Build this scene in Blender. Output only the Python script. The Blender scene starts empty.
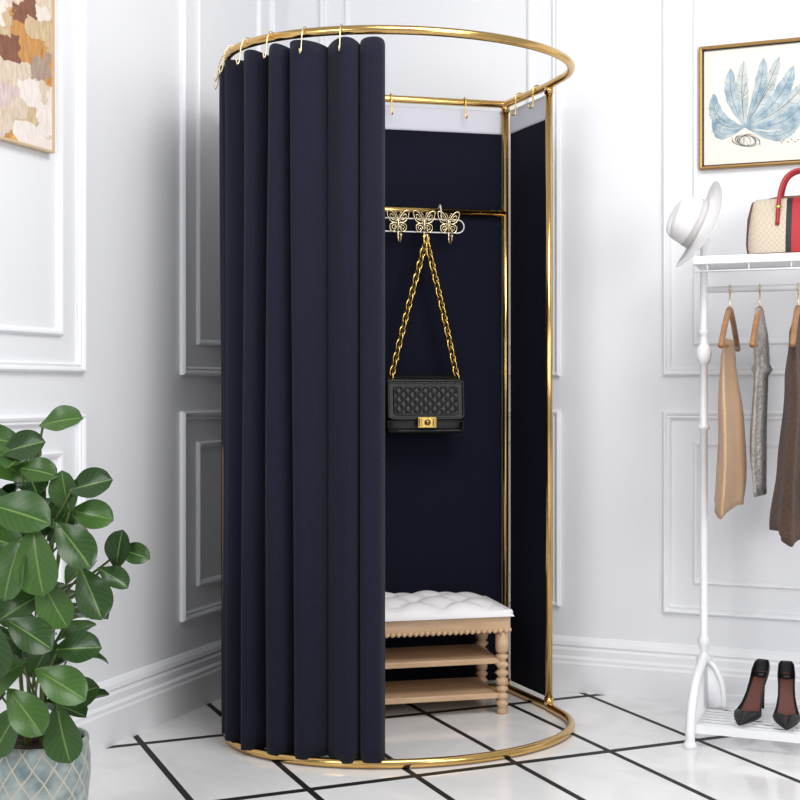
import bpy, math, random
from mathutils import Vector, Matrix, Euler
random.seed(7)
pi=math.pi
scene=bpy.context.scene
try:
    scene.view_settings.view_transform='Standard'
    scene.view_settings.look='None'
except Exception: pass

# ---------------------------------------------------------------- materials
def lin(c):
    return tuple(((v/255.0)/12.92 if v/255.0<=0.04045 else ((v/255.0+0.055)/1.055)**2.4) for v in c)
def new_mat(name,rgb,rough=0.5,metal=0.0,spec=None,sheen=0,coat=0,bump=None,var=None):
    m=bpy.data.materials.new(name); m.use_nodes=True
    nt=m.node_tree; b=nt.nodes['Principled BSDF']
    col=lin(rgb)+(1,)
    b.inputs['Base Color'].default_value=col
    b.inputs['Roughness'].default_value=rough
    b.inputs['Metallic'].default_value=metal
    if spec is not None: b.inputs['Specular IOR Level'].default_value=spec
    if sheen: 
        b.inputs['Sheen Weight'].default_value=sheen
    if coat:
        b.inputs['Coat Weight'].default_value=coat; b.inputs['Coat Roughness'].default_value=0.08
    tc=nt.nodes.new('ShaderNodeTexCoord')
    if bump:
        n=nt.nodes.new('ShaderNodeTexNoise'); n.inputs['Scale'].default_value=bump[0]; n.inputs['Detail'].default_value=3
        bp=nt.nodes.new('ShaderNodeBump'); bp.inputs['Strength'].default_value=bump[1]; bp.inputs['Distance'].default_value=0.01
        nt.links.new(tc.outputs['Object'],n.inputs['Vector']); nt.links.new(n.outputs['Fac'],bp.inputs['Height']); nt.links.new(bp.outputs['Normal'],b.inputs['Normal'])
    if var:
        n=nt.nodes.new('ShaderNodeTexNoise'); n.inputs['Scale'].default_value=var[0]; n.inputs['Detail'].default_value=4
        if len(var)>3:
            mp=nt.nodes.new('ShaderNodeMapping'); mp.inputs['Scale'].default_value=var[3]
            nt.links.new(tc.outputs['Object'],mp.inputs['Vector']); nt.links.new(mp.outputs['Vector'],n.inputs['Vector'])
        else: nt.links.new(tc.outputs['Object'],n.inputs['Vector'])
        r=nt.nodes.new('ShaderNodeValToRGB')
        r.color_ramp.elements[0].position=0.3; r.color_ramp.elements[1].position=0.7
        r.color_ramp.elements[0].color=lin(var[1])+(1,); r.color_ramp.elements[1].color=lin(var[2])+(1,)
        nt.links.new(n.outputs['Fac'],r.inputs['Fac']); nt.links.new(r.outputs['Color'],b.inputs['Base Color'])
    return m
M_wall=new_mat('wall_paint',(236,237,241),0.5,var=(1.5,(235,236,240),(238,239,242)))
M_trim=new_mat('trim_paint',(239,240,243),0.38)
M_gold=new_mat('polished_brass_gold',(216,178,112),0.17,1.0)
M_gold2=new_mat('bright_gold',(222,190,106),0.2,1.0)
M_pale=new_mat('pale_gold',(234,216,172),0.22,0.85)
M_navy=new_mat('navy_fabric',(30,31,46),0.92,spec=0.1,sheen=0.06,bump=(520,0.35),var=(320,(24,25,38),(36,37,53)))
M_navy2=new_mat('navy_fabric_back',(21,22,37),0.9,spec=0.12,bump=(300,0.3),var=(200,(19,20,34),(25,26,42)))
M_header=new_mat('header_fabric',(212,212,224),0.85)
M_white=new_mat('white_enamel',(238,239,242),0.3)
M_leather=new_mat('white_leather',(238,236,238),0.38,bump=(140,0.08))
M_wood=new_mat('pale_wood',(200,164,128),0.5,var=(9,(190,156,122),(212,180,146),(1,6,6)))
M_hang=new_mat('hanger_wood',(170,124,80),0.45,var=(20,(150,106,68),(178,132,88)))
M_black=new_mat('black_leather',(14,14,16),0.40,bump=(300,0.15))
M_suede=new_mat('black_suede',(11,10,12),0.5,bump=(300,0.2))
M_sole=new_mat('red_brown_lining',(96,54,44),0.5)
M_red=new_mat('red_leather',(160,24,32),0.35)
M_brown=new_mat('brown_leather',(104,66,46),0.45)
M_beige=new_mat('beige_cloth',(203,166,128),0.9,sheen=0.2,bump=(180,0.4),var=(5,(194,156,120),(214,180,144)))
M_grey=new_mat('grey_knit',(168,162,158),0.95,sheen=0.2,bump=(120,0.8),var=(60,(142,138,135),(190,185,181)))
M_choc=new_mat('brown_wool',(80,58,46),0.95,sheen=0.1,bump=(120,0.6),var=(6,(70,50,40),(94,70,56)))
M_felt=new_mat('white_felt',(232,230,230),0.9,sheen=0.1,bump=(200,0.2))
M_band=new_mat('hat_band',(196,193,192),0.7)
M_soil=new_mat('soil',(58,42,32),0.95,bump=(60,1.0),var=(40,(38,28,22),(92,72,55)))
M_stem=new_mat('stem_green',(92,108,52),0.6)
M_paper=new_mat('print_paper',(238,233,222),0.8)
M_blue=new_mat('ink_blue',(140,168,190),0.8,var=(30,(126,156,174),(200,212,214)))
M_blue2=new_mat('ink_pale_blue',(178,192,198),0.8,var=(30,(168,184,190),(216,218,212)))
M_ink=new_mat('ink_brown',(118,118,116),0.8)
M_ltwood=new_mat('light_frame_wood',(206,182,150),0.5)
M_darkgold=new_mat('antique_gold',(176,140,88),0.35,0.8)

# floor
def floor_mat():
    m=bpy.data.materials.new('white_tile_black_grout'); m.use_nodes=True; nt=m.node_tree; N=nt.nodes; L=nt.links
    b=N['Principled BSDF']
    tc=N.new('ShaderNodeTexCoord'); sp=N.new('ShaderNodeSeparateXYZ'); L.new(tc.outputs['Object'],sp.inputs[0])
    def math_(op,a,bv=None):
        n=N.new('ShaderNodeMath'); n.operation=op
        for i,v in enumerate((a,bv)):
            if v is None: continue
            if isinstance(v,(int,float)): n.inputs[i].default_value=v
            else: L.new(v,n.inputs[i])
        return n.outputs[0]
    s2=1/math.sqrt(2)
    u=math_('MULTIPLY',math_('ADD',sp.outputs[0],sp.outputs[1]),s2)
    v=math_('MULTIPLY',math_('SUBTRACT',sp.outputs[1],sp.outputs[0]),s2)
    def dist(c,off,S):
        t=math_('DIVIDE',math_('SUBTRACT',c,off-30*S),S)
        f=math_('FRACT',t)
        return math_('MULTIPLY',math_('MINIMUM',f,math_('SUBTRACT',1.0,f)),S)
    g=math_('MAXIMUM',math_('LESS_THAN',dist(u,-0.7253,.30),0.0095),math_('LESS_THAN',dist(v,-1.468,.60),0.0135))
    n=N.new('ShaderNodeTexNoise'); n.inputs['Scale'].default_value=3; n.inputs['Detail'].default_value=6; n.inputs['Distortion'].default_value=1.5
    L.new(tc.outputs['Object'],n.inputs['Vector'])
    r=N.new('ShaderNodeValToRGB'); r.color_ramp.elements[0].position=0.35; r.color_ramp.elements[1].position=0.6
    r.color_ramp.elements[0].color=lin((220,219,219))+(1,); r.color_ramp.elements[1].color=lin((231,230,230))+(1,)
    L.new(n.outputs['Fac'],r.inputs['Fac'])
    mx=N.new('ShaderNodeMix'); mx.data_type='RGBA'
    L.new(g,mx.inputs[0]); L.new(r.outputs['Color'],mx.inputs[6]); mx.inputs[7].default_value=lin((8,8,9))+(1,)
    L.new(mx.outputs[2],b.inputs['Base Color'])
    rr=N.new('ShaderNodeMapRange'); L.new(g,rr.inputs[0]); rr.inputs[3].default_value=.10; rr.inputs[4].default_value=.6
    L.new(rr.outputs[0],b.inputs['Roughness'])
    return m
M_floor=floor_mat()

def leaf_mat():
    m=bpy.data.materials.new('glossy_leaf'); m.use_nodes=True; nt=m.node_tree; N=nt.nodes; L=nt.links
    b=N['Principled BSDF']
    at=N.new('ShaderNodeAttribute'); at.attribute_name='leafuv'
    sp=N.new('ShaderNodeSeparateColor'); L.new(at.outputs['Color'],sp.inputs[0])
    def mm(op,a,c):
        n=N.new('ShaderNodeMath'); n.operation=op
        for i,v in enumerate((a,c)):
            if isinstance(v,(int,float)): n.inputs[i].default_value=v
            else: L.new(v,n.inputs[i])
        return n.outputs[0]
    rib=mm('LESS_THAN',sp.outputs[0],0.05)
    w=mm('SUBTRACT',mm('MULTIPLY',sp.outputs[1],8.0),mm('MULTIPLY',sp.outputs[0],2.6))
    fr=mm('FRACT',w,0.0)
    vein=mm('MULTIPLY',mm('LESS_THAN',fr,0.08),0.20)
    f=mm('MAXIMUM',mm('MULTIPLY',rib,0.6),vein)
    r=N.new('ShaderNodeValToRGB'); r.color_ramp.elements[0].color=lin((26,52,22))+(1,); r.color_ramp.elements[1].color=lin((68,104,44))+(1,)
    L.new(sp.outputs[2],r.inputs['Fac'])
    mx=N.new('ShaderNodeMix'); mx.data_type='RGBA'; L.new(f,mx.inputs[0]); L.new(r.outputs['Color'],mx.inputs[6]); mx.inputs[7].default_value=lin((122,152,84))+(1,)
    L.new(mx.outputs[2],b.inputs['Base Color']); b.inputs['Roughness'].default_value=0.3; b.inputs['Specular IOR Level'].default_value=0.35
    return m
M_leaf=leaf_mat()

def pot_mat():
    m=bpy.data.materials.new('glazed_lattice_pot'); m.use_nodes=True; nt=m.node_tree; N=nt.nodes; L=nt.links
    b=N['Principled BSDF']
    tc=N.new('ShaderNodeTexCoord'); sp=N.new('ShaderNodeSeparateXYZ'); L.new(tc.outputs['Object'],sp.inputs[0])
    def mm(op,a,c=0.0):
        n=N.new('ShaderNodeMath'); n.operation=op
        for i,v in enumerate((a,c)):
            if isinstance(v,(int,float)): n.inputs[i].default_value=v
            else: L.new(v,n.inputs[i])
        return n.outputs[0]
    ang=mm('MULTIPLY',mm('ARCTAN2',sp.outputs[1],sp.outputs[0]),16/(2*pi))
    z=mm('MULTIPLY',sp.outputs[2],16)
    n=N.new('ShaderNodeTexNoise'); n.inputs['Scale'].default_value=25; L.new(tc.outputs['Object'],n.inputs['Vector'])
    dn=mm('MULTIPLY',n.outputs['Fac'],0.25)
    a=mm('FRACT',mm('ADD',mm('ADD',ang,z),dn)); c=mm('FRACT',mm('ADD',mm('SUBTRACT',ang,z),dn))
    l=mm('MAXIMUM',mm('LESS_THAN',a,0.10),mm('LESS_THAN',c,0.10))
    r=N.new('ShaderNodeValToRGB'); r.color_ramp.elements[0].position=.35; r.color_ramp.elements[1].position=.65
    r.color_ramp.elements[0].color=lin((112,130,134))+(1,); r.color_ramp.elements[1].color=lin((168,178,174))+(1,)
    L.new(n.outputs['Fac'],r.inputs['Fac'])
    mx=N.new('ShaderNodeMix'); mx.data_type='RGBA'; L.new(l,mx.inputs[0]); L.new(r.outputs['Color'],mx.inputs[6]); mx.inputs[7].default_value=lin((190,182,164))+(1,)
    L.new(mx.outputs[2],b.inputs['Base Color']); b.inputs['Roughness'].default_value=0.3
    bp=N.new('ShaderNodeBump'); bp.inputs['Strength'].default_value=0.5; bp.inputs['Distance'].default_value=0.004
    L.new(l,bp.inputs['Height']); L.new(bp.outputs['Normal'],b.inputs['Normal'])
    return m
M_pot=pot_mat()

def striped_mat():
    m=bpy.data.materials.new('canvas_with_stripe'); m.use_nodes=True; nt=m.node_tree; N=nt.nodes; L=nt.links
    b=N['Principled BSDF']; tc=N.new('ShaderNodeTexCoord'); sp=N.new('ShaderNodeSeparateXYZ'); L.new(tc.outputs['Object'],sp.inputs[0])
    r=N.new('ShaderNodeValToRGB'); cr=r.color_ramp; cr.interpolation='CONSTANT'
    mr=N.new('ShaderNodeMapRange'); mr.inputs[1].default_value=-0.15; mr.inputs[2].default_value=0.15; L.new(sp.outputs[0],mr.inputs[0]); L.new(mr.outputs[0],r.inputs['Fac'])
    ch=N.new('ShaderNodeTexChecker'); ch.inputs['Scale'].default_value=130; ch.inputs['Color1'].default_value=lin((200,188,170))+(1,); ch.inputs['Color2'].default_value=lin((190,176,156))+(1,)
    L.new(tc.outputs['Object'],ch.inputs['Vector'])
    cr.elements[0].position=0; cr.elements[0].color=(0,0,0,1)
    cr.elements[1].position=0.38; cr.elements[1].color=lin((24,24,28))+(1,)
    e=cr.elements.new(0.44); e.color=lin((172,26,34))+(1,)
    e=cr.elements.new(0.56); e.color=lin((24,24,28))+(1,)
    a=N.new('ShaderNodeMath'); a.operation='ABSOLUTE'; L.new(sp.outputs[0],a.inputs[0])
    g=N.new('ShaderNodeMath'); g.operation='LESS_THAN'; g.inputs[1].default_value=0.034; L.new(a.outputs[0],g.inputs[0])
    mx=N.new('ShaderNodeMix'); mx.data_type='RGBA'; L.new(g.outputs[0],mx.inputs[0]); L.new(ch.outputs['Color'],mx.inputs[6]); L.new(r.outputs['Color'],mx.inputs[7])
    L.new(mx.outputs[2],b.inputs['Base Color']); b.inputs['Roughness'].default_value=0.6
    return m
M_stripe=striped_mat()

def abstract_mat():
    m=bpy.data.materials.new('abstract_canvas'); m.use_nodes=True; nt=m.node_tree; N=nt.nodes; L=nt.links
    b=N['Principled BSDF']; tc=N.new('ShaderNodeTexCoord')
    mp=N.new('ShaderNodeMapping'); mp.inputs['Scale'].default_value=(10,1,13); mp.inputs['Rotation'].default_value=(0,.08,0); mp.inputs['Location'].default_value=(.35,0,.4); L.new(tc.outputs['Object'],mp.inputs['Vector'])
    n=N.new('ShaderNodeTexNoise'); n.inputs['Scale'].default_value=3.0; n.inputs['Detail'].default_value=6; L.new(mp.outputs['Vector'],n.inputs['Vector'])
    mixv=N.new('ShaderNodeMix'); mixv.data_type='VECTOR'; mixv.inputs[0].default_value=0.30
    L.new(mp.outputs['Vector'],mixv.inputs[4]); L.new(n.outputs['Color'],mixv.inputs[5])
    v=N.new('ShaderNodeTexVoronoi'); v.distance='CHEBYCHEV'; v.inputs['Scale'].default_value=1.7; L.new(mixv.outputs[1],v.inputs['Vector'])
    sp=N.new('ShaderNodeSeparateColor'); L.new(v.outputs['Color'],sp.inputs[0])
    r=N.new('ShaderNodeValToRGB'); cr=r.color_ramp; cr.interpolation='CONSTANT'
    cols=[(0,(214,196,176)),(.2,(196,142,82)),(.32,(228,216,206)),(.44,(202,178,142)),(.55,(168,146,130)),(.63,(232,222,214)),(.74,(222,172,92)),(.86,(132,86,66)),(.93,(210,188,184))]
    cr.elements[0].position=0; cr.elements[0].color=lin(cols[0][1])+(1,)
    cr.elements[1].position=cols[1][0]; cr.elements[1].color=lin(cols[1][1])+(1,)
    for p,c in cols[2:]:
        e=cr.elements.new(p); e.color=lin(c)+(1,)
    L.new(sp.outputs[0],r.inputs['Fac'])
    mp2=N.new('ShaderNodeMapping'); mp2.inputs['Scale'].default_value=(90,1,26); L.new(tc.outputs['Object'],mp2.inputs['Vector'])
    n2=N.new('ShaderNodeTexNoise'); n2.inputs['Scale'].default_value=1.0; n2.inputs['Detail'].default_value=6; L.new(mp2.outputs['Vector'],n2.inputs['Vector'])
    mx=N.new('ShaderNodeMix'); mx.data_type='RGBA'; mx.blend_type='OVERLAY'; mx.inputs[0].default_value=.6
    L.new(r.outputs['Color'],mx.inputs[6]); L.new(n2.outputs['Fac'],mx.inputs[7])
    L.new(mx.outputs[2],b.inputs['Base Color']); b.inputs['Roughness'].default_value=0.7
    return m
M_abs=abstract_mat()

# ---------------------------------------------------------------- mesh helpers
class Mesh:
    def __init__(s): s.v=[]; s.f=[]
    def add(s,vf,mat=None):
        v,f=vf; o=len(s.v)
        if mat is not None: v=[mat@Vector(p) for p in v]
        s.v+= [tuple(p) for p in v]; s.f+=[tuple(i+o for i in q) for q in f]
        return s
    def obj(s,name,mat,parent=None,smooth=True,bevel=0,loc=None,rot=None,subsurf=0,solid=0,autosmooth=None):
        me=bpy.data.meshes.new(name); me.from_pydata(s.v,[],s.f); me.update()
        import bmesh
        bm=bmesh.new(); bm.from_mesh(me); bmesh.ops.recalc_face_normals(bm,faces=bm.faces); bm.to_mesh(me); bm.free()
        if smooth:
            for p in me.polygons: p.use_smooth=True
        me.materials.append(mat)
        o=bpy.data.objects.new(name,me); scene.collection.objects.link(o)
        if parent: o.parent=parent
        if loc: o.location=loc
        if rot: o.rotation_euler=rot
        if solid:
            md=o.modifiers.new('sol','SOLIDIFY'); md.thickness=solid; md.offset=0
        if bevel:
            md=o.modifiers.new('bev','BEVEL'); md.width=bevel; md.segments=3; md.limit_method='ANGLE'
        if subsurf:
            md=o.modifiers.new('sub','SUBSURF'); md.levels=subsurf; md.render_levels=subsurf
        return o
def empty(name,loc=(0,0,0),rotz=0):
    e=bpy.data.objects.new(name,None); e.location=loc; e.rotation_euler=(0,0,rotz); e.empty_display_size=0.1
    scene.collection.objects.link(e); return e
def sweep(pts,r,closed=False,seg=12,flat=1.0):
    pts=[Vector(p) for p in pts]; n=len(pts); rr=r if isinstance(r,(list,tuple)) else [r]*n
    T=[]
    for i in range(n):
        a=pts[(i-1)%n] if (closed or i>0) else pts[i]; b=pts[(i+1)%n] if (closed or i<n-1) else pts[i]
        t=(b-a); t.normalize(); T.append(t)
    up=Vector((0,0,1)) if abs(T[0].z)<0.9 else Vector((1,0,0))
    nrm=(up-T[0]*up.dot(T[0])).normalized()
    v=[];f=[]
    for i in range(n):
        nrm=(nrm-T[i]*nrm.dot(T[i]))
        nrm.normalize()
        bn=T[i].cross(nrm)
        for k in range(seg):
            a=2*pi*k/seg; v.append(pts[i]+nrm*math.cos(a)*rr[i]+bn*math.sin(a)*rr[i]*flat)
    m=n if closed else n-1
    for i in range(m):
        j=(i+1)%n
        for k in range(seg):
            k2=(k+1)%seg; f.append((i*seg+k,i*seg+k2,j*seg+k2,j*seg+k))
    if not closed:
        f.append(tuple(range(seg))); f.append(tuple((n-1)*seg+k for k in range(seg)))
    return v,f
def lathe(prof,seg=32,c=(0,0,0)):
    v=[];f=[]
    for r,z in prof:
        for k in range(seg):
            a=2*pi*k/seg; v.append((c[0]+r*math.cos(a),c[1]+r*math.sin(a),c[2]+z))
    for i in range(len(prof)-1):
        for k in range(seg):
            k2=(k+1)%seg; f.append((i*seg+k,i*seg+k2,(i+1)*seg+k2,(i+1)*seg+k))
    if prof[0][0]>1e-4: f.append(tuple(range(seg)))
    if prof[-1][0]>1e-4: f.append(tuple((len(prof)-1)*seg+k for k in range(seg)))
    return v,f
def box(x0,x1,y0,y1,z0,z1):
    v=[(x,y,z) for z in (z0,z1) for y in (y0,y1) for x in (x0,x1)]
    return v,[(0,1,3,2),(4,5,7,6),(0,1,5,4),(2,3,7,6),(0,2,6,4),(1,3,7,5)]
def grid(fn,nu,nv):
    v=[fn(i/nu,j/nv) for j in range(nv+1) for i in range(nu+1)]
    f=[(j*(nu+1)+i,j*(nu+1)+i+1,(j+1)*(nu+1)+i+1,(j+1)*(nu+1)+i) for j in range(nv) for i in range(nu)]
    return v,f
def loft(rings):
    n=len(rings[0]); v=[p for r in rings for p in r]; f=[]
    for i in range(len(rings)-1):
        for k in range(n):
            k2=(k+1)%n; f.append((i*n+k,i*n+k2,(i+1)*n+k2,(i+1)*n+k))
    f.append(tuple(range(n))); f.append(tuple((len(rings)-1)*n+k for k in range(n)))
    return v,f
def smooth_path(pts,n=8,closed=False):
    P=[Vector(p) for p in pts]; out=[]; m=len(P)
    R=range(m) if closed else range(m-1)
    for i in R:
        p1=P[i]; p2=P[(i+1)%m]
        p0=P[(i-1)%m] if (closed or i>0) else p1*2-p2
        p3=P[(i+2)%m] if (closed or i<m-2) else p2*2-p1
        for k in range(n):
            t=k/n; out.append(0.5*((2*p1)+(p2-p0)*t+(2*p0-5*p1+4*p2-p3)*t*t+(3*p1-p0-3*p2+p3)*t**3))
    if not closed: out.append(P[-1])
    return out

# ---------------------------------------------------------------- room shell
Mesh().add(box(-0.1,4.6,-5.4,0.1,-0.05,0)).obj('floor',M_floor,smooth=False)
Mesh().add(box(-0.1,0,-5.4,0.1,0,2.9)).obj('wall_left',M_wall,smooth=False)
Mesh().add(box(0,4.6,0,0.1,0,2.9)).obj('wall_right',M_wall,smooth=False)
BP=[(0,0),(.034,0),(.034,.095),(.030,.102),(.030,.112),(.022,.120),(.022,.140),(.016,.148),(.020,.156),(.016,.168),(.006,.180),(0,.182)]
v=[(x,-d,z) for x in (0,4.6) for d,z in BP]; n=len(BP)
f=[(i,i+1,n+i+1,n+i) for i in range(n-1)]+[tuple(range(n)),tuple(range(n,2*n))]
Mesh().add((v,f)).obj('baseboard_right',M_trim,smooth=False)
v=[(d,y,z) for y in (-0.0,-5.4) for d,z in BP]
Mesh().add((v,f)).obj('baseboard_left',M_trim,smooth=False)
OUT=[(0,0),(0,.012),(.006,.018),(.012,.016),(.016,.010),(.022,.012),(.028,.006),(.028,0)]
INN=[(0,0),(0,.008),(.005,.013),(.012,.011),(.018,.004),(.018,0)]
tn=[0]
def panel(side,a0,a1,z0,z1):
    for k,(prof,ins) in enumerate(((OUT,0),(INN,.10))):
        tn[0]+=1
        A0,A1,Z0,Z1=a0+ins,a1-ins,z0+ins,z1-ins
        v=[]
        for (sa,sz,ca,cz) in ((1,1,A0,Z0),(-1,1,A1,Z0),(-1,-1,A1,Z1),(1,-1,A0,Z1)):
            for o,d in prof:
                a=ca+sa*o; z=cz+sz*o
                v.append((a,-d,z) if side=='r' else (d,a,z))
        n=len(prof); f=[]
        for c in range(4):
            c2=(c+1)%4
            for i in range(n-1): f.append((c*n+i,c*n+i+1,c2*n+i+1,c2*n+i))
        Mesh().add((v,f)).obj('trim_%d'%tn[0],M_trim,smooth=False)
for z0,z1 in ((.284,.955),(1.071,2.6)):
    for a0,a1 in ((.14,1.045),(1.396,2.6),(2.95,4.2)): panel('r',a0,a1,z0,z1)
    for a0,a1 in ((-.755,-.12),(-2.6,-1.275),(-4.4,-2.95)): panel('l',a0,a1,z0,z1)

# ---------------------------------------------------------------- booth
BL=(.501,-.365,0); BR=math.radians(35.0)
def ST(s,t,z): return (s,-t,z)
ea,eb,ec=.520,.395,.42
sb,sc=.463,.510
booth=empty('fitting_room_frame',BL,BR)
def ringpts(z):
    p=[ST(-sb,0,z)]+[ST(-sb+.015,-.003,z)]+[ST(sb-.015,-.003,z),ST(sb,0,z)]
    p+= [ST(sb+.004,.02,z),ST(sc,.275,z)]
    for k in range(0,61):
        a=pi*k/60; p.append(ST(ea*math.cos(a),ec+eb*math.sin(a),z))
    p+=[ST(-sc,.275,z),ST(-sb-.004,.02,z)]
    return p
Mesh().add(sweep(ringpts(1.995),.0125,True,16)).obj('top_ring',M_gold,booth)
Mesh().add(sweep(ringpts(.014),.0125,True,16)).obj('floor_ring',M_gold,booth)
m=Mesh()
for s,t in ((sb,0),(sc+.003,.295),(-sb,0),(-sc-.003,.295)):
    m.add(sweep([ST(s,t,.012),ST(s,t,1.0),ST(s,t,1.995)],.0112,False,16))
    for z in (.03,1.980): m.add(lathe([(.0,-.012),(.015,-.012),(.015,.012),(0,.012)],16,ST(s,t,z)))
m.obj('posts',M_gold,booth)
Mesh().add(sweep([ST(-sb,0,1.624),ST(0,0,1.624),ST(sb,0,1.624)],.0115,False,16)).obj('mid_rail',M_gold,booth)
def fab(name,p0,p1,z0,z1,mat,th=.002):
    d=(Vector((p1[0],p1[1]))-Vector((p0[0],p0[1]))); 
    nn=Vector((-d.y,d.x)).normalized()
    L=d.length
    def fn(u,w):
        wv=.0012*math.sin(u*L*40)*(0.4+.6*w)
        return (p0[0]+d.x*u+nn.x*wv,p0[1]+d.y*u+nn.y*wv,z0+(z1-z0)*w)
    return Mesh().add(grid(fn,60,10)).obj(name,mat,booth,solid=th)
off=.016
def seg(s0,t0,s1,t1,inset=.008,o=off):
    a=Vector((s0,t0)); b=Vector((s1,t1)); d=(b-a).normalized(); nn=Vector((-d.y,d.x))
    if nn.dot((a+b)/2-Vector((0,.35)))<0: nn=-nn
    a=a+nn*o+d*inset; b=b+nn*o-d*inset
    return ST(a.x,a.y,0),ST(b.x,b.y,0)
for i,(q) in enumerate(((-sb,0,sb,0),(sb,0,sc,.295),(-sb,0,-sc,.295))):
    a,b=seg(*q)
    fab('back_fabric_%d'%(i+1),a,b,.035,1.895,M_navy2)
    fab('fabric_header_%d'%(i+1),a,b,1.895,1.974,M_header,.004)
def hook_path(center,outdir,drop=.05):
    c=Vector(center); o=Vector(outdir).normalized(); z=Vector((0,0,1)); p=[]
    R=.0165
    for k in range(13):
        a=-.5+ (pi+.5)*k/12
        p.append(c-o*math.cos(a)*R*1.0+z*math.sin(a)*R)
    p.append(c+o*R+z*(-drop*.5)); 
    for k in range(9):
        a=pi*k/8; p.append(c+o*(R+.009-.009*math.cos(a))-z*(drop+.009*math.sin(a)))
    return p
m=Mesh()
for s in (-.3,-.17,-.02,.062,.318):
    m.add(sweep(hook_path(ST(s,0,1.995),(0,-1,0)),.0022,False,8))
for u in (.35,.75):
    s=sb+.05*u; t=.295*u
    m.add(sweep(hook_path(ST(s,t,1.995),(-.986,-.167,0)),.0022,False,8))
m.obj('back_hooks',M_gold2,booth)

# curtain
cur=empty('curtain',BL,BR)
path=[]
A0=105.2
for k in range(201):
    a=math.radians(A0)+(pi-math.radians(A0))*k/200
    path.append(Vector((ea*math.cos(a),-(ec+eb*math.sin(a)))))
path+= [Vector((-ea+.010*k/10,-.42+.125*k/10)) for k in range(1,11)]
path+= [Vector((-sc+(sc-sb)*k/20,-.295+.27*k/20)) for k in range(1,21)]
cum=[0]
for i in range(1,len(path)): cum.append(cum[-1]+(path[i]-path[i-1]).length)
TL=cum[-1]
def at(l):
    l=max(0,min(TL-1e-6,l))
    import bisect
    i=min(len(path)-2,max(0,bisect.bisect_right(cum,l)-1))
    t=(l-cum[i])/(cum[i+1]-cum[i]); p=path[i].lerp(path[i+1],t)
    i0=max(0,i-4); i1=min(len(path)-1,i+5)
    d=(path[i1]-path[i0]).normalized(); nn=Vector((d.y,-d.x))
    if nn.dot(p-Vector((0,-.4)))<0: nn=-nn
    return p,nn,d
wd=[.064,.094,.104,.098,.088,.100,.092,.10,.10,.10]
AMP=[.044,.060,.072,.064,.070,.062,.070,.066,.07,.066]
POW=[.80,1.0,.78,.95,.75,.98,.80,.85,.85,.85]
SKW=[.0,.13,-.06,.15,.08,-.08,.10,0,.05,0]
sw=sum(wd); npl=len(wd)
bd=[0.0]
for w_ in wd: bd.append(bd[-1]+w_/sw*TL)
def pleat(l):
    for i in range(npl):
        if l<=bd[i+1] or i==npl-1:
            x=(l-bd[i])/(bd[i+1]-bd[i]); return i,x
def cfn(u,w):
    l=u*TL; i,x=pleat(l)
    amp=AMP[i]
    sk=SKW[i]+.07*math.sin(w*2.6+i*1.7)
    x2=x+sk*math.sin(pi*x)
    sx=abs(math.sin(pi*max(0,min(1,x2))))
    pw_=POW[i]*(1.15-.25*w)
    o=amp*(sx**pw_)+.0035*math.sin(3*pi*x+i)*math.sin(pi*x)*(1.2-w)
    o=o*(.93+.07*math.cos(w*pi*1.2+i*1.3))-amp+.023
    p,nn,d=at(l)
    side=-.008*math.sin(2*pi*x)*(.6+.4*math.sin(i*3.1+w))
    q=p+nn*o+d*(side+.006*math.sin(w*3.2+i*2)*math.sin(pi*x))
    zt=1.972
    z=.020+w*(zt-.020)
    if w==1: z-=.012*(1-sx)
    if w==0: z+=.003*math.sin(u*40)
    return (q.x,q.y,z)
Mesh().add(grid(cfn,640,44)).obj('pleated_cloth',M_navy,cur,solid=.003)
m=Mesh()
for i in range(1,npl-2):
    p,nn,d=at(bd[i]+.5*(bd[i+1]-bd[i]))
    c=Vector((p.x,p.y,1.995)); o=Vector((nn.x,nn.y,0))
    pts=[c-o*.014+Vector((0,0,-.004)),c-o*.010+Vector((0,0,.012)),c+Vector((0,0,.0160)),c+o*.013+Vector((0,0,.012)),c+o*.024+Vector((0,0,-.01)),c+o*.029+Vector((0,0,-.048)),c+o*.036+Vector((0,0,-.064)),c+o*.041+Vector((0,0,-.052))]
    m.add(sweep(smooth_path(pts,5),.0018,False,8))
m.obj('curtain_hooks',M_pale,cur)

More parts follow.
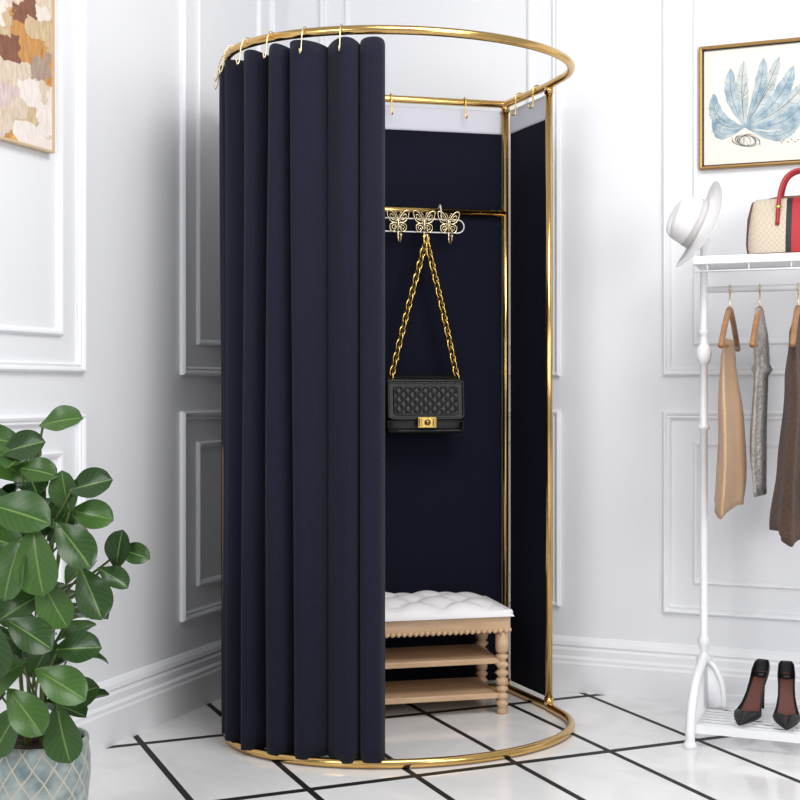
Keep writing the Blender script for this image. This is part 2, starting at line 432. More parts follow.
# ---------------------------------------------------------------- butterfly hook rack
ca_,sa_=math.cos(BR),math.sin(BR)
BLo=(.491,-.372,0)
rack=empty('butterfly_hook_rack',BLo,BR)
t0=.036
def rp(s,z,t=t0): return ST(s,t,z)
pts=[]
zc_,hr=1.570,.022
for k in range(13):
    a=-pi/2+pi*k/12; pts.append(rp(.296+hr*math.cos(a),zc_+hr*math.sin(a)))
for k in range(13):
    a=pi/2+pi*k/12; pts.append(rp(-.03+hr*math.cos(a),zc_+hr*math.sin(a)))
m=Mesh(); m.add(sweep(pts,.0022,True,8))
for s in (.03,.24):
    m.add(sweep(smooth_path([rp(s,1.592),rp(s,1.62,.030),rp(s,1.640,.022),rp(s,1.640,.006),rp(s,1.62,-.0035)],5),.0024,False,8))
m.obj('wire_frame',M_white,rack)
m=Mesh(); mh=Mesh()
for bs in (-.003,.089,.178,.262):
    for sg in (1,-1):
        up=[(.002,.0),(.008,.018),(.022,.036),(.036,.038),(.035,.020),(.026,.004),(.010,-.002)]
        lo=[(.002,-.002),(.016,-.003),(.027,-.010),(.026,-.024),(.017,-.032),(.010,-.024),(.003,-.010)]
        for w in (up,lo):
            P=smooth_path([(x,z,0) for x,z in w],5,True)
            m.add(sweep([rp(bs+sg*p.x,1.578+p.y,t0+.010) for p in P],.0020,True,6))
            c=sum((Vector(p) for p in P),Vector())/len(P)
            m.add(sweep([rp(bs+sg*(c.x+(p.x-c.x)*.45),1.578+c.y+(p.y-c.y)*.45,t0+.010) for p in P],.0013,True,6))
            m.add(sweep([rp(bs,1.578,t0+.010),rp(bs+sg*c.x*.6,1.578+c.y*.6,t0+.010)],.0014,False,6))
        m.add(sweep(smooth_path([rp(bs,1.590,t0+.01),rp(bs+sg*.006,1.606,t0+.012),rp(bs+sg*.013,1.612,t0+.012)],4),.0013,False,6))
    m.add(lathe([(0,-.026),(.004,-.020),(.005,0),(.004,.012),(0,.018)],10,rp(bs,1.575,t0+.011)))
    mh.add(sweep(smooth_path([rp(bs,1.560,t0+.006),rp(bs,1.538,t0+.010),rp(bs,1.520,t0+.014),rp(bs,1.508,t0+.030),rp(bs,1.516,t0+.046),rp(bs,1.528,t0+.050)],5),.0028,False,8))
    mh.add(lathe([(0,-.006),(.0055,-.002),(.0055,.002),(0,.006)],10,rp(bs,1.531,t0+.050)))
m.obj('butterflies',M_pale,rack); mh.obj('coat_hooks',M_pale,rack)

# ---------------------------------------------------------------- quilted bag
bs,bt=.168,.074
cb=Vector((ca_*bs+sa_*bt+BLo[0], sa_*bs-ca_*bt+BLo[1],0))
bag=empty('quilted_chain_handbag',(cb.x,cb.y,.882),BR)
W,H,Dp=.133,.187,.034
def se(a,e): 
    c=math.cos(a); return math.copysign(abs(c)**e,c)
rings=[]
for k in range(13):
    w=k/12; z=H*w
    sx=W*(1-.03*w)*(1-.08*abs(2*w-1)**6); sy=Dp*(1-.35*w)*(1-.4*abs(2*w-1)**5)
    rings.append([(sx*se(2*pi*j/40,.35),sy*se(2*pi*j/40-pi/2,.45),z) for j in range(40)])
Mesh().add(loft(rings)).obj('body',M_black,bag)
def quilt(x,z,a=.030):
    u=(x+z)/a; w_=(x-z)/a
    return (abs(math.sin(pi*u))*abs(math.sin(pi*w_)))**.5*.0045
def ffn(u,w):
    x=-W*.965+2*W*.965*u; z=.050+(H+.003-.050)*w
    y=-(Dp+.004)*(1-.3*w)
    if w>.88: y+= (w-.88)*.26
    inside= 1 if (abs(x)<W*.80 and .064<z<.150) else (.0 if w<.80 else .5)
    return (x,y-quilt(x,z)*inside,z)
Mesh().add(grid(ffn,160,100)).obj('flap_quilting',M_black,bag,solid=.003)
m=Mesh()
def yfl(z): 
    w=(z-.05)/(H+.003-.05); return -(Dp+.004)*(1-.3*w)-.003
for (z0,z1,hw,r_) in ((.048,.172,W*.95,.0045),(.062,.152,W*.80,.0035)):
    q=[Vector((-hw,yfl(z0),z0)),Vector((hw,yfl(z0),z0)),Vector((hw,yfl(z1),z1)),Vector((-hw,yfl(z1),z1))]
    pts=[]
    for i in range(4):
        for k in range(8): pts.append(q[i].lerp(q[(i+1)%4],.05+.90*k/7))
    m.add(sweep(pts,r_,True,8))
q=[(-W*.93,-.032,.008),(W*.93,-.032,.008),(W*.96,-.036,.04),(-W*.96,-.036,.04)]
m.add(sweep([Vector(a).lerp(Vector(b),k/6) for a,b in zip(q,q[1:]+q[:1]) for k in range(6)],.0035,True,8))
m.obj('flap_piping',M_black,bag)
Mesh().add(box(-.033,.033,-.055,-.040,.018,.054)).obj('clasp',M_gold2,bag,bevel=.004,smooth=False)
m=Mesh(); m.add(lathe([(0,0),(.010,0),(.010,.004),(0,.006)],20))
m.obj('clasp_button',M_darkgold,bag,loc=(0,-.055,.036),rot=(pi/2,0,0))
m=Mesh()
for sx in (-1,1): m.add(box(sx*.023-.005,sx*.023+.005,-.059,-.050,.022,.050))
m.obj('clasp_bars',M_gold,bag,bevel=.002,smooth=False)
m=Mesh(); lt=Mesh()
top=Vector((.008,-.006,1.518-.882))
def link(center,tan,nrm,L=.034,Wd=.021,r=.0036):
    tan=tan.normalized(); nrm=(nrm-tan*nrm.dot(tan)).normalized(); p=[]
    for k in range(16):
        a=2*pi*k/16
        p.append(center+tan*(L/2)*math.cos(a)+nrm*(Wd/2)*math.sin(a))
    return sweep(p,r,True,6)
for sx in (-1,1):
    a=Vector((sx*.112,-.010,H-.005)); mid=a.lerp(top,.5)+Vector((sx*.004,0,-.006))
    P=smooth_path([a,mid,top],14)
    L=sum((P[i+1]-P[i]).length for i in range(len(P)-1)); n=int(L/.0215)
    cu=[0]
    for i in range(len(P)-1): cu.append(cu[-1]+(P[i+1]-P[i]).length)
    for j in range(n+1):
        l=L*j/n; i=max(i for i in range(len(cu)) if cu[i]<=l+1e-9); i=min(i,len(P)-2)
        t=(l-cu[i])/(cu[i+1]-cu[i]); c=P[i].lerp(P[i+1],t); tn_=(P[i+1]-P[i])
        nr=Vector((1,0.45,0)) if j%2 else Vector((-.45,1,0))
        m.add(link(c,tn_,nr))
    lt.add(sweep(P,.0035,False,8))
m.obj('chain',M_gold2,bag); lt.obj('chain_leather',M_black,bag)

# ---------------------------------------------------------------- bench
bench=empty('storage_bench',BLo,BR)
x0,x1,y1,y0=-.36,.394,-.045,-.325
leg=[(.0,0),(.014,0),(.017,.012),(.012,.022)]
z=.022
for i in range(3):
    leg+=[(.015,z+.004),(.021,z+.012),(.015,z+.020),(.011,z+.023)]; z+=.023
leg+=[(.018,.094),(.019,.10),(.019,.112),(.012,.116)]
z=.116
for i in range(3):
    leg+=[(.015,z+.005),(.023,z+.014),(.015,z+.022),(.011,z+.025)]; z+=.026
leg+=[(.019,.196),(.021,.206),(.021,.26),(0,.262)]
m=Mesh()
for x in (x0+.03,x1-.026):
    for y in (y0+.028,y1-.03): m.add(lathe(leg,24,(x,y,0)))
m.obj('turned_legs',M_wood,bench)
m=Mesh(); m.add(box(x0+.005,x1-.005,y0+.008,y1-.005,.262,.312))
m.add(box(x0+.02,x1-.036,y0+.02,y1-.02,.160,.178)); m.add(box(x0+.02,x1-.036,y0+.02,y1-.02,.050,.068))
m.obj('rails_and_shelves',M_wood,bench,smooth=False,bevel=.003)
m=Mesh()
for k in range(40):
    xx=x0+.02+(x1-x0-.04)*k/39; m.add(lathe([(0,-.008),(.006,-.005),(.008,0),(.006,.005),(0,.008)],8,(xx,y0+.006,.266)))
for k in range(14):
    yy=y0+.02+(y1-y0-.04)*k/13; m.add(lathe([(0,-.008),(.006,-.005),(.008,0),(.006,.005),(0,.008)],8,(x1-.004,yy,.266)))
m.obj('bead_trim',M_wood,bench)
cx,cy=(x0+x1)/2,(y0+y1)/2; hx,hy=(x1-x0)/2+.004,(y1-y0)/2+.006
def cush(u,w):
    a=2*u-1; b=2*w-1
    a=math.copysign(abs(math.sin(a*pi/2))**.8,a) ; b=math.copysign(abs(math.sin(b*pi/2))**.8,b)
    h=(max(0,1-abs(a)**8))**.4*(max(0,1-abs(b)**6))**.4
    X=a*hx; Y=b*hy
    p=(abs(math.sin(pi*(X/.15+Y/.13)))*abs(math.sin(pi*(X/.15-Y/.13))))**.4
    return (cx+X,cy+Y,.312+ h*(.034+.026*p*(1-abs(a)**4)*(1-abs(b)**4)))
m=Mesh(); m.add(grid(cush,150,60)); 
m.obj('tufted_cushion',M_leather,bench)
m=Mesh(); m.add(box(x0-.003,x1+.003,y0-.004,y1+.004,.3125,.334)); m.obj('cushion_side',M_leather,bench,smooth=False,bevel=.010)

# ---------------------------------------------------------------- clothes rack
cr=empty('clothes_rack',(1.58,-.33,0))
RL=.95
post=[(0,.06),(.012,.06),(.012,.19),(.02,.195),(.024,.207),(.012,.220),(.010,.23),(.017,.25),(.020,.265),(.012,.28),(.012,.62),(.0115,.90),(.018,.905),(.018,.915),(.0115,.92),(.0115,1.10),(.018,1.105),(.022,1.12),(.024,1.14),(.018,1.155),(.012,1.165),(.012,1.19),(.018,1.20),(.012,1.21),(.0115,1.39),(.02,1.395),(.022,1.415),(.012,1.43),(.010,1.445),(.016,1.460),(.020,1.478),(.016,1.495),(.008,1.51),(.011,1.52),(.008,1.533),(0,1.54)]
m=Mesh()
for x in (0,RL): m.add(lathe(post,20,(x,0,0)))
m.obj('posts',M_white,cr)
def arch(x,inn):
    m=Mesh()
    pts=[(x,-.255,.012),(x,-.250,.05),(x,-.225,.11),(x,-.15,.170),(x,-.05,.20),(x,0,.212),(x,.05,.20),(x,.11,.165),(x,.165,.11),(x,.195,.05),(x,.205,.012)]
    P=smooth_path(pts,6)
    m.add(sweep(P,.014,False,12))
    for y in (-.255,.205): m.add(lathe([(0,0),(.018,0),(.020,.008),(.015,.018),(0,.02)],16,(x,y,0)))
    m.add(sweep([(x,-.24,.055),(x,0,.055),(x,.195,.055)],.009,False,10))
    v=[(x-.002,p.y*.96,max(.055,p.z-.004)) for p in P]+[(x+.002,p.y*.96,max(.055,p.z-.004)) for p in P]; n=len(P)
    m.add((v,[tuple(range(n)),tuple(range(2*n-1,n-1,-1))]+[(i,i+1,n+i+1,n+i) for i in range(n-1)]))
    Q=smooth_path([(x,0,.205),(x+inn*.03,0,.185),(x+inn*.055,0,.13),(x+inn*.062,0,.06)],6)
    m.add(sweep(Q,.008,False,10))
    v=[(p.x,-.002,p.z) for p in Q]+[(x,-.002,.06)]+[(p.x,.002,p.z) for p in Q]+[(x,.002,.06)]; n=len(Q)+1
    m.add((v,[tuple(range(n)),tuple(range(2*n-1,n-1,-1))]+[(i,(i+1)%n,n+(i+1)%n,n+i) for i in range(n)]))
    return m
arch(0,1).obj('foot_left',M_white,cr); arch(RL,-1).obj('foot_right',M_white,cr)
m=Mesh()
for yy in (-.235,.17): m.add(box(0,RL,yy-.006,yy+.006,.040,.064))
for k in range(12):
    yy=-.205+.033*k; m.add(box(.0,RL,yy-.0022,yy+.0022,.050,.055))
for k in range(8):
    xx=RL*k/7; m.add(box(xx-.003,xx+.003,-.235,.17,.046,.051))
m.obj('shoe_shelf',M_white,cr,smooth=False)
m=Mesh()
SH=1.400
m.add(box(-.006,RL+.006,-.135,.135,SH,SH+.010))
for yy in (-.135,.135): m.add(box(-.006,RL+.006,yy-.006,yy+.006,SH-.008,SH+.016))
for xx in (-.006,RL+.006): m.add(box(xx-.006,xx+.006,-.135,.135,SH-.008,SH+.016))
m.obj('top_shelf',M_white,cr,smooth=False,bevel=.003)
m=Mesh()
m.add(sweep([(0,0,1.327),(RL/2,0,1.327),(RL,0,1.327)],.010,False,12))
m.add(sweep([(-.006,-.13,1.372),(RL/2,-.13,1.372),(RL+.006,-.13,1.372)],.003,False,8))
for k in range(8):
    xx=.03+RL*k/8; m.add(sweep([(xx,-.13,1.372),(xx,-.132,1.395)],.0025,False,6))
m.obj('hanging_rod',M_white,cr)

def hanger(par):
    m=Mesh()
    m.add(sweep(smooth_path([(0,.004,-.016),(0,-.013,-.006),(0,-.016,.006),(0,0,.0145),(0,.015,.005),(0,.012,-.012),(0,0,-.03),(0,0,-.06)],5),.0022,False,8))
    m.obj('hanger_hook',M_pale,par)
    m=Mesh(); P=smooth_path([(0,-.19,-.175),(0,-.15,-.145),(0,-.08,-.095),(0,0,-.058),(0,.08,-.095),(0,.15,-.145),(0,.19,-.175)],6)
    m.add(sweep(P,.0085,False,10)); m.add(sweep([(0,-.17,-.17),(0,0,-.172),(0,.17,-.17)],.006,False,8))
    m.obj('hanger_wood',M_hang,par)
def garment(par,prof,mat,folds,zt,zb,seed,name='cloth',slant=0.0):
    rnd=random.Random(seed); ph=[rnd.uniform(0,6) for _ in range(4)]
    rings=[]; NR=30; NS=72
    for i in range(NR+1):
        w=i/NR
        for a,b in zip(prof,prof[1:]):
            if a[0]<=w<=b[0]:
                t=(w-a[0])/(b[0]-a[0]); t=t*t*(3-2*t); hy=a[1]+(b[1]-a[1])*t; hx=a[2]+(b[2]-a[2])*t; xo=a[3]+(b[3]-a[3])*t; break
        r=[]
        for j in range(NS):
            a=2*pi*j/NS
            k=1+.30*math.sin(folds*a+ph[0]+w*1.2)*min(1,w*3+.2)+.12*math.sin((folds*2+1)*a+ph[1])*w
            y=hy*math.sin(a)*(1+.06*math.sin(5*a+ph[2]))
            x=hx*math.cos(a)*k+xo+.004*math.sin(w*7+ph[3])
            z=zt+(zb-zt)*w + (slant*math.sin(a)+.012*math.sin(3*a+ph[1]))*w
            r.append((x,y,z))
        rings.append(r)
    Mesh().add(loft(rings)).obj(name,mat,par)
g=empty('beige_hanging_garment',(1.657,-.33,1.325)); hanger(g)
garment(g,[(0,.10,.008,0),(.12,.12,.018,0),(.5,.16,.030,.002),(.85,.17,.036,.004),(1,.16,.035,.0)],M_beige,4,-.15,-.645,3,slant=.02)
g=empty('grey_knit_scarf',(1.745,-.33,1.325)); hanger(g)
garment(g,[(0,.06,.010,0),(.15,.10,.018,0),(.30,.09,.016,.003),(.33,.08,.025,.004),(.37,.09,.015,0),(.8,.10,.018,.0),(1,.09,.014,.0)],M_grey,5,-.06,-.605,5,slant=.0)
g=empty('brown_wool_cardigan',(1.855,-.33,1.325)); hanger(g)
garment(g,[(0,.05,.010,0),(.08,.15,.018,0),(.3,.17,.03,0),(.7,.18,.036,-.006),(1,.19,.048,-.012)],M_choc,5,-.09,-.705,9,slant=.03)

# ---------------------------------------------------------------- hat
hat=empty('white_fedora_hat',(1.573,-.350,1.520))
ax=Vector((-.84,-.36,.40)).normalized(); 
q=ax.to_track_quat('Z','Y'); hat.rotation_mode='QUATERNION'; hat.rotation_quaternion=q
m=Mesh(); rings=[]
NS=64
def brim_pt(r,a,z): return (r*math.cos(a)*.95,r*math.sin(a)*1.0,z)
prof=[(.142,.0),(.130,-.005),(.108,-.005),(.086,.0),(.076,.004),(.073,.014),(.072,.035),(.069,.058),(.065,.076),(.057,.087),(.043,.091),(.022,.087),(.004,.083)]
v=[];f=[]
for i,(r,z) in enumerate(prof):
    for k in range(NS):
        a=2*pi*k/NS; zz=z
        if r>.08: zz+= .013*((r-.08)/.054)*math.cos(2*a)*-1
        x,y,_=brim_pt(r,a,0)
        if i>=9: zz-= .016*math.exp(-(x/.02)**2)
        if 7<=i<=10 and math.sin(a)>.0: x*=1-.22*math.sin(a)**4
        v.append((x,y,zz))
for i in range(len(prof)-1):
    for k in range(NS):
        k2=(k+1)%NS; f.append((i*NS+k,i*NS+k2,(i+1)*NS+k2,(i+1)*NS+k))
f.append(tuple((len(prof)-1)*NS+k for k in range(NS)))
m.add((v,f)).obj('felt_body',M_felt,hat,solid=.003,subsurf=1)
v=[];f=[]
for zz,r in ((.008,.0765),(.030,.0745)):
    for k in range(NS):
        a=2*pi*k/NS; v.append(brim_pt(r,a,zz))
for k in range(NS): k2=(k+1)%NS; f.append((k,k2,NS+k2,NS+k))
Mesh().add((v,f)).obj('ribbon_band',M_band,hat,solid=.002)

# ---------------------------------------------------------------- striped handbag
hb=empty('striped_handbag',(1.860,-.335,SH+.0105))
rings=[]
for k in range(15):
    w=k/14; z=.180*w
    sx=.148*(1-.12*w**2)*(1-.06*(1-w)**8); sy=.075*(1-.75*w**2.2)
    if k==14: sy*=.6; sx*=.96
    rings.append([(sx*se(2*pi*j/48,.35),sy*se(2*pi*j/48-pi/2,.5),z) for j in range(48)])
Mesh().add(loft(rings)).obj('canvas_body',M_stripe,hb)
m=Mesh()
m.add(sweep([(-.135,0,.168),(-.06,0,.182),(.06,0,.182),(.135,0,.168)],.006,False,8))
m.add(sweep(smooth_path([(sx_*se(a,.35)*1.005,.076*se(a-pi/2,.5),.008) for sx_ in (.140,) for a in [2*pi*j/24 for j in range(24)]],2,True),.006,True,8))
for sx in (-1,1):
    m.add(sweep([(sx*.140,-.04,.02),(sx*.148,0,.05),(sx*.144,0,.12),(sx*.132,0,.168)],.007,False,8))
m.obj('leather_trim',M_brown,hb)
m=Mesh()
for yy in (-.045,.045):
    yb=yy*1.25
    m.add(sweep(smooth_path([(-.058,yb*1.1,.095),(-.056,yb*.9,.15),(-.052,yb*.6,.20),(-.035,yb*.4,.243),(0,yb*.35,.260),(.035,yb*.4,.243),(.052,yb*.6,.20),(.056,yb*.9,.15),(.058,yb*1.1,.095)],6),.0062,False,10))
m.obj('handles',M_red,hb)
m=Mesh()
for sx in (-1,1): m.add(lathe([(0,-.006),(.009,-.003),(.009,.003),(0,.006)],12,(sx*.056,-.052,.150)))
m.obj('handle_rings',M_gold2,hb)

# ---------------------------------------------------------------- high heels (pointed stiletto pumps)
def shoe(name,x,rz):
    e=empty(name,(x,-.375,.0635),rz)
    st=[(.082,.108,.008,.040,0),(.079,.106,.018,.042,0),(.068,.102,.025,.038,0),(.045,.092,.027,.030,0),(.015,.072,.025,.024,0),(-.015,.048,.026,.020,0),(-.045,.022,.032,.019,0),(-.062,.011,.037,.020,0),(-.076,.006,.038,.023,.30),(-.090,.004,.037,.028,.70),(-.110,.003,.032,.027,1),(-.132,.003,.023,.021,1),(-.155,.003,.011,.012,1),(-.168,.004,.002,.005,1)]
    NS=24; v=[];f=[]
    for (y,z,hw,rh,cl) in st:
        for k in range(NS+1):
            u=-1+2*k/NS
            if cl<1: a=pi/2*3+u*(pi/2+cl*pi/2*.98)
            else: a=pi/2*3+u*pi*.999
            c=math.cos(a); s=math.sin(a)
            xx=hw*math.copysign(abs(c)**.6,c)
            if cl==0: zz=z+rh*(abs(u)**2.2); xx*=1-.12*abs(u)**4
            else: zz=z+rh*(.5+.5*math.copysign(abs(s)**.7,s))
            v.append((xx,y,zz))
    n=NS+1
    for i in range(len(st)-1):
        for k in range(NS): f.append((i*n+k,i*n+k+1,(i+1)*n+k+1,(i+1)*n+k))
    f.append(tuple(range(n)))
    Mesh().add((v,f)).obj('upper',M_suede,e,solid=.0018)
    ins=[(y,z+.005,hw*.82) for (y,z,hw,rh,cl) in st if cl<.5]
    v=[];f=[]
    for y,z,hw in ins: v+=[(-hw,y,z),(hw,y,z)]
    for i in range(len(ins)-1): f.append((2*i,2*i+1,2*i+3,2*i+2))
    Mesh().add((v,f)).obj('insole',M_sole,e)
    hr=[]
    for z,r,y in ((0,.0042,.078),(.035,.0045,.079),(.07,.007,.076),(.095,.015,.068),(.110,.022,.062)):
        hr.append([(r*math.cos(2*pi*j/16),y+r*math.sin(2*pi*j/16),z) for j in range(16)])
    Mesh().add(loft(hr)).obj('stiletto_heel',M_suede,e)
shoe('high_heel_shoe',1.738,-.16); shoe('high_heel_shoe.001',1.826,.10)

# ---------------------------------------------------------------- pictures
def rect_frame(par,w,h,prof,mat,name):
    v=[];f=[];n=len(prof)
    for sx,sz in ((-1,-1),(1,-1),(1,1),(-1,1)):
        for o,d in prof: v.append((sx*(w/2-o),-d,sz*(h/2-o)))
    for c in range(4):
        c2=(c+1)%4
        for i in range(n-1): f.append((c*n+i,c*n+i+1,c2*n+i+1,c2*n+i))
    Mesh().add((v,f)).obj(name,mat,par,smooth=False)
pw,ph_=.40,.403
pr=empty('framed_botanical_print',(1.518+pw/2,-.001,1.9465))
rect_frame(pr,pw,ph_,[(0,0),(0,.020),(.004,.024),(.009,.022),(.011,.016),(.011,.008)],M_darkgold,'frame')
rect_frame(pr,pw-.022,ph_-.022,[(0,.006),(0,.014),(.003,.015),(.003,.006)],M_black,'inner_slip')
Mesh().add(box(-pw/2+.01,pw/2-.01,-.008,0,-ph_/2+.01,ph_/2-.01)).obj('paper',M_paper,pr,smooth=False)
def flatleaf(b,t,w,bend,y=-.0088,n=16,ruff=0):
    b=Vector(b);t=Vector(t);d=t-b;nn=Vector((-d.y,d.x)).normalized(); v=[];f=[]
    for i in range(n+1):
        s=i/n; c=b+d*s+nn*bend*math.sin(pi*s*.9); ww=w*(math.sin(pi*min(1,(s*.94+.04)))**.75)*(.45+.85*s)
        ww*=1+ruff*math.sin(s*30)
        if i==n: ww=0.0005
        v+=[(c.x-nn.x*ww,y,c.y-nn.y*ww),(c.x+nn.x*ww,y,c.y+nn.y*ww)]
    for i in range(n): f.append((2*i,2*i+1,2*i+3,2*i+2))
    return v,f
B=(-.055,-.07)
L1=[((-.145,.055),.024,.045),((-.095,.125),.022,.02),((.0,.150),.021,-.015),((.09,.12),.026,-.03),((.135,.035),.026,-.05),((-.155,-.025),.021,.045),((.125,-.035),.019,-.055)]
L2=[((-.055,.145),.020,.01),((.05,.15),.020,-.01),((-.15,.015),.02,.04),((.14,.085),.022,-.03),((-.05,.07),.020,.01),((.04,.08),.020,.0)]
m=Mesh()
for k,(t,w,bn) in enumerate(L2): m.add(flatleaf(B,t,w,bn,-.0086-.00003*k,ruff=.08))
m.obj('pale_leaves',M_blue2,pr,smooth=False)
m=Mesh()
for k,(t,w,bn) in enumerate(L1): m.add(flatleaf(B,t,w,bn,-.0091-.00003*k,ruff=.08))
m.obj('blue_leaves',M_blue,pr,smooth=False)
m=Mesh()
for (t,w,bn) in L1+L2:
    m.add(flatleaf(B,t,.0008,bn,-.0099))
    t2=Vector(t); b2=Vector(B); d=t2-b2; nn=Vector((-d.y,d.x)).normalized()
    for q_ in (.45,.6,.75):
        c=b2+d*q_+nn*bn*math.sin(pi*q_*.9)
        for sg in (-1,1):
            e_=c+nn*sg*w*.8+d.normalized()*.012
            m.add(flatleaf((c.x,c.y),(e_.x,e_.y),.0005,0,-.0099,n=4))
for k in range(30):
    a=k*2*pi/13; c=Vector((B[0]+.005,B[1]-.045)); rr=.035+.010*math.sin(k*3)
    m.add(flatleaf((c.x-.03*math.cos(a),c.y-.018*math.sin(a)),(c.x+rr*math.cos(a+.6+.1*k),c.y+.022*math.sin(a+.6)),.0009,.012,-.0101))
for k in range(10):
    xx=.04+.011*k; m.add(flatleaf((xx,-.125+.004*math.sin(k*2)),(xx+.009,-.128+.006*math.cos(k*3)),.0012,.003,-.0095))
m.obj('ink_lines',M_ink,pr,smooth=False)

aw,ah=.62,.80
ab=empty('framed_abstract_painting',(.001,-1.430-aw/2,1.661+ah/2),pi/2)
rect_frame(ab,aw,ah,[(0,0),(0,.022),(.006,.022),(.006,.014)],M_ltwood,'frame')
Mesh().add(box(-aw/2+.004,aw/2-.004,-.016,0,-ah/2+.004,ah/2-.004)).obj('canvas',M_abs,ab,smooth=False)

# ---------------------------------------------------------------- potted plant
pl=empty('potted_rubber_plant',(.395,-1.99,0),math.radians(21.8))
Mesh().add(lathe([(0,.004),(.070,.0),(.078,.004),(.094,.05),(.106,.11),(.112,.17),(.113,.215),(.108,.245),(.110,.252),(.108,.262),(.101,.262),(.100,.25),(.098,.235),(0,.235)],48)).obj('ceramic_pot',M_pot,pl)
def sfn(u,w):
    r=.099*w; a=2*pi*u; return (r*math.cos(a),r*math.sin(a),.244+.010*random.random())
Mesh().add(grid(sfn,40,12)).obj('soil',M_soil,pl)
verts=[];faces=[];cols=[]
stm=Mesh()
def add_leaf(c,dr,nr,L,Wd,curl=.15,dark=None):
    dr=Vector(dr).normalized(); nr=Vector(nr); nr=(nr-dr*nr.dot(dr)).normalized(); sd=dr.cross(nr)
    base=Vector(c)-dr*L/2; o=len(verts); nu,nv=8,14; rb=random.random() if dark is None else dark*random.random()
    for j in range(nv+1):
        t=j/nv
        w=Wd/2*(math.sin(pi*t**1.35)**.56)*(0.88+.2*t) if 0<j<nv else 0.0006
        for i in range(nu+1):
            u=2*i/nu-1
            p=base+dr*(L*t)+sd*(w*u)+nr*(abs(u)**1.5*w*.30 - curl*L*(t-.4)**2*1.6+ .003*math.sin(t*10)*u)
            verts.append(tuple(p)); cols.append((abs(u),t,rb,1))
    for j in range(nv):
        for i in range(nu):
            a=o+j*(nu+1)+i; faces.append((a,a+1,a+nu+2,a+nu+1))
    return base
main=[(.053,.955,.10,12,-.02),(.004,.770,.145,-15,-.17),(.081,.800,.10,100,-.08),(.136,.822,.10,15,-.10),(.13,.755,.10,-10,-.06),
(.048,.671,.145,-80,-.18),(-.007,.655,.135,-105,-.17),(.110,.700,.12,-50,-.13),(-.045,.705,.13,160,-.12),(-.05,.496,.145,-75,-.18),
(.07,.580,.12,-60,-.14),(.026,.518,.115,-30,-.16),(.114,.480,.105,5,-.12),(.085,.41,.125,-28,-.14),(.015,.355,.12,-50,-.15),(-.04,.425,.12,-150,-.14),
(.085,.300,.125,-75,-.12),(.136,.590,.12,-65,-.08),(.185,.675,.09,80,-.04),(.215,.668,.075,-15,-.03),(.175,.62,.08,-30,-.05),(-.07,.913,.10,170,-.03),(-.02,.900,.10,15,-.05),
(.02,.850,.09,-10,-.08),(-.05,.855,.11,150,-.05),(-.09,.62,.13,-140,-.12),(-.08,.79,.12,170,-.1),(-.03,.31,.12,-120,-.13),(.06,.735,.10,60,-.05),(.0,.57,.12,-150,-.12),(.10,.37,.10,20,-.06),(.03,.45,.10,60,-.08),(-.10,.36,.12,-160,-.1)]
for (x,z,L,an,y) in main:
    an=math.radians(an); dr=(math.cos(an),-.15,math.sin(an))
    nr=(random.uniform(-.3,.3)+x*1.2,-1,random.uniform(.2,.8))
    b=add_leaf((x,y,z),dr,nr,L*1.02,L*.66,.12)
    zb=max(.26,b.z-.09); s=Vector((b.x*.3,b.y*.3,zb))
    mid=(s+b)/2+Vector((0,0,-.015)); stm.add(sweep(smooth_path([s,mid,b+Vector(dr)*.012],4),.0028,False,6))
for k in range(46):
    th=random.uniform(0,2*pi); z=random.uniform(.32,.88); rr=(.14*math.sqrt(max(.05,1-((z-.58)/.42)**2)))*random.uniform(.4,1.05)
    x=rr*math.cos(th); y=rr*math.sin(th)
    if y<-.04: y=-.04
    el=random.uniform(-.8,.5); dr=(math.cos(th+random.uniform(-.6,.6)),math.sin(th),el)
    nr=(-math.cos(th)*el,-math.sin(th)*el-.3,1)
    L=random.uniform(.09,.125)
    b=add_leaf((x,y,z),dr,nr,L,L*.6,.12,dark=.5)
    s=Vector((b.x*.3,b.y*.3,max(.26,b.z-.08))); stm.add(sweep(smooth_path([s,(s+b)/2+Vector((0,0,-.015)),b],3),.0022,False,6))
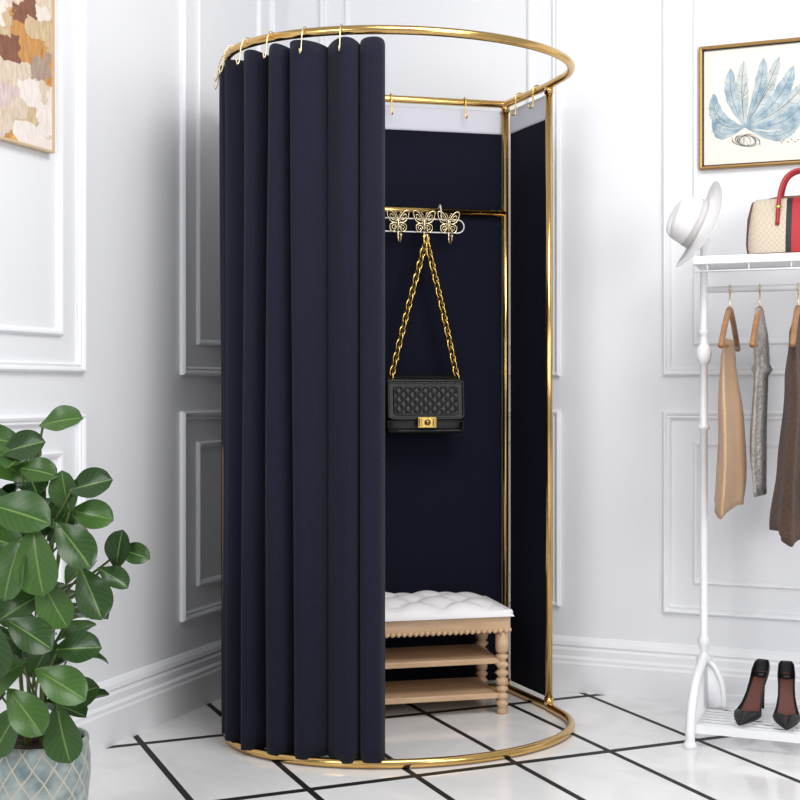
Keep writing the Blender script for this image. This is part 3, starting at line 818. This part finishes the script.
me=bpy.data.meshes.new('leaves'); me.from_pydata(verts,[],faces); me.update()
ca=me.color_attributes.new('leafuv','FLOAT_COLOR','POINT')
for i,c in enumerate(cols): ca.data[i].color=c
for p in me.polygons: p.use_smooth=True
me.materials.append(M_leaf); o=bpy.data.objects.new('leaves',me); scene.collection.objects.link(o); o.parent=pl
for k in range(5):
    a=k*1.3; r=.02+.008*k
    stm.add(sweep(smooth_path([(r*.6*math.cos(a),r*.6*math.sin(a),.235),(r*math.cos(a),r*math.sin(a),.45),(r*1.5*math.cos(a+.4),r*1.5*math.sin(a+.4),.68),(r*1.6*math.cos(a+.2),r*1.6*math.sin(a+.2),.86-.04*k)],6),.0045,False,8))
stm.obj('stems',M_stem,pl)

# ---------------------------------------------------------------- camera
cam=bpy.data.cameras.new('camera'); co=bpy.data.objects.new('camera',cam); scene.collection.objects.link(co)
cam.sensor_width=36; cam.lens=58.5; cam.shift_y=-0.01125
co.location=(2.190,-4.341,1.02); co.rotation_euler=(pi/2,0,math.radians(21.8)); scene.camera=co

# ---------------------------------------------------------------- lights
def area(name,loc,target,size,power,col=(1,1,1),sy=None):
    l=bpy.data.lights.new(name,'AREA'); l.energy=power; l.size=size; l.color=col
    if sy: l.shape='RECTANGLE'; l.size_y=sy
    o=bpy.data.objects.new(name,l); scene.collection.objects.link(o); o.location=loc
    d=Vector(target)-Vector(loc); o.rotation_euler=d.to_track_quat('-Z','Y').to_euler(); return o
area('ceiling_softbox',(1.9,-2.0,2.85),(1.5,-1.5,0),1.3,44,(1,.985,.97))
area('key_light_right',(4.2,-3.2,1.9),(1.0,-.5,1.0),1.3,42,(1,.98,.96),1.5)  # added key area light from camera right, no window there
area('front_light_left',(.5,-4.8,2.0),(1.2,-.5,1.0),1.1,34,(.98,.985,1),1.3)  # added area light from front-left, stands for no actual window
w=bpy.data.worlds.new('world'); scene.world=w; w.use_nodes=True
w.node_tree.nodes['Background'].inputs[0].default_value=(.94,.965,1,1); w.node_tree.nodes['Background'].inputs[1].default_value=.54
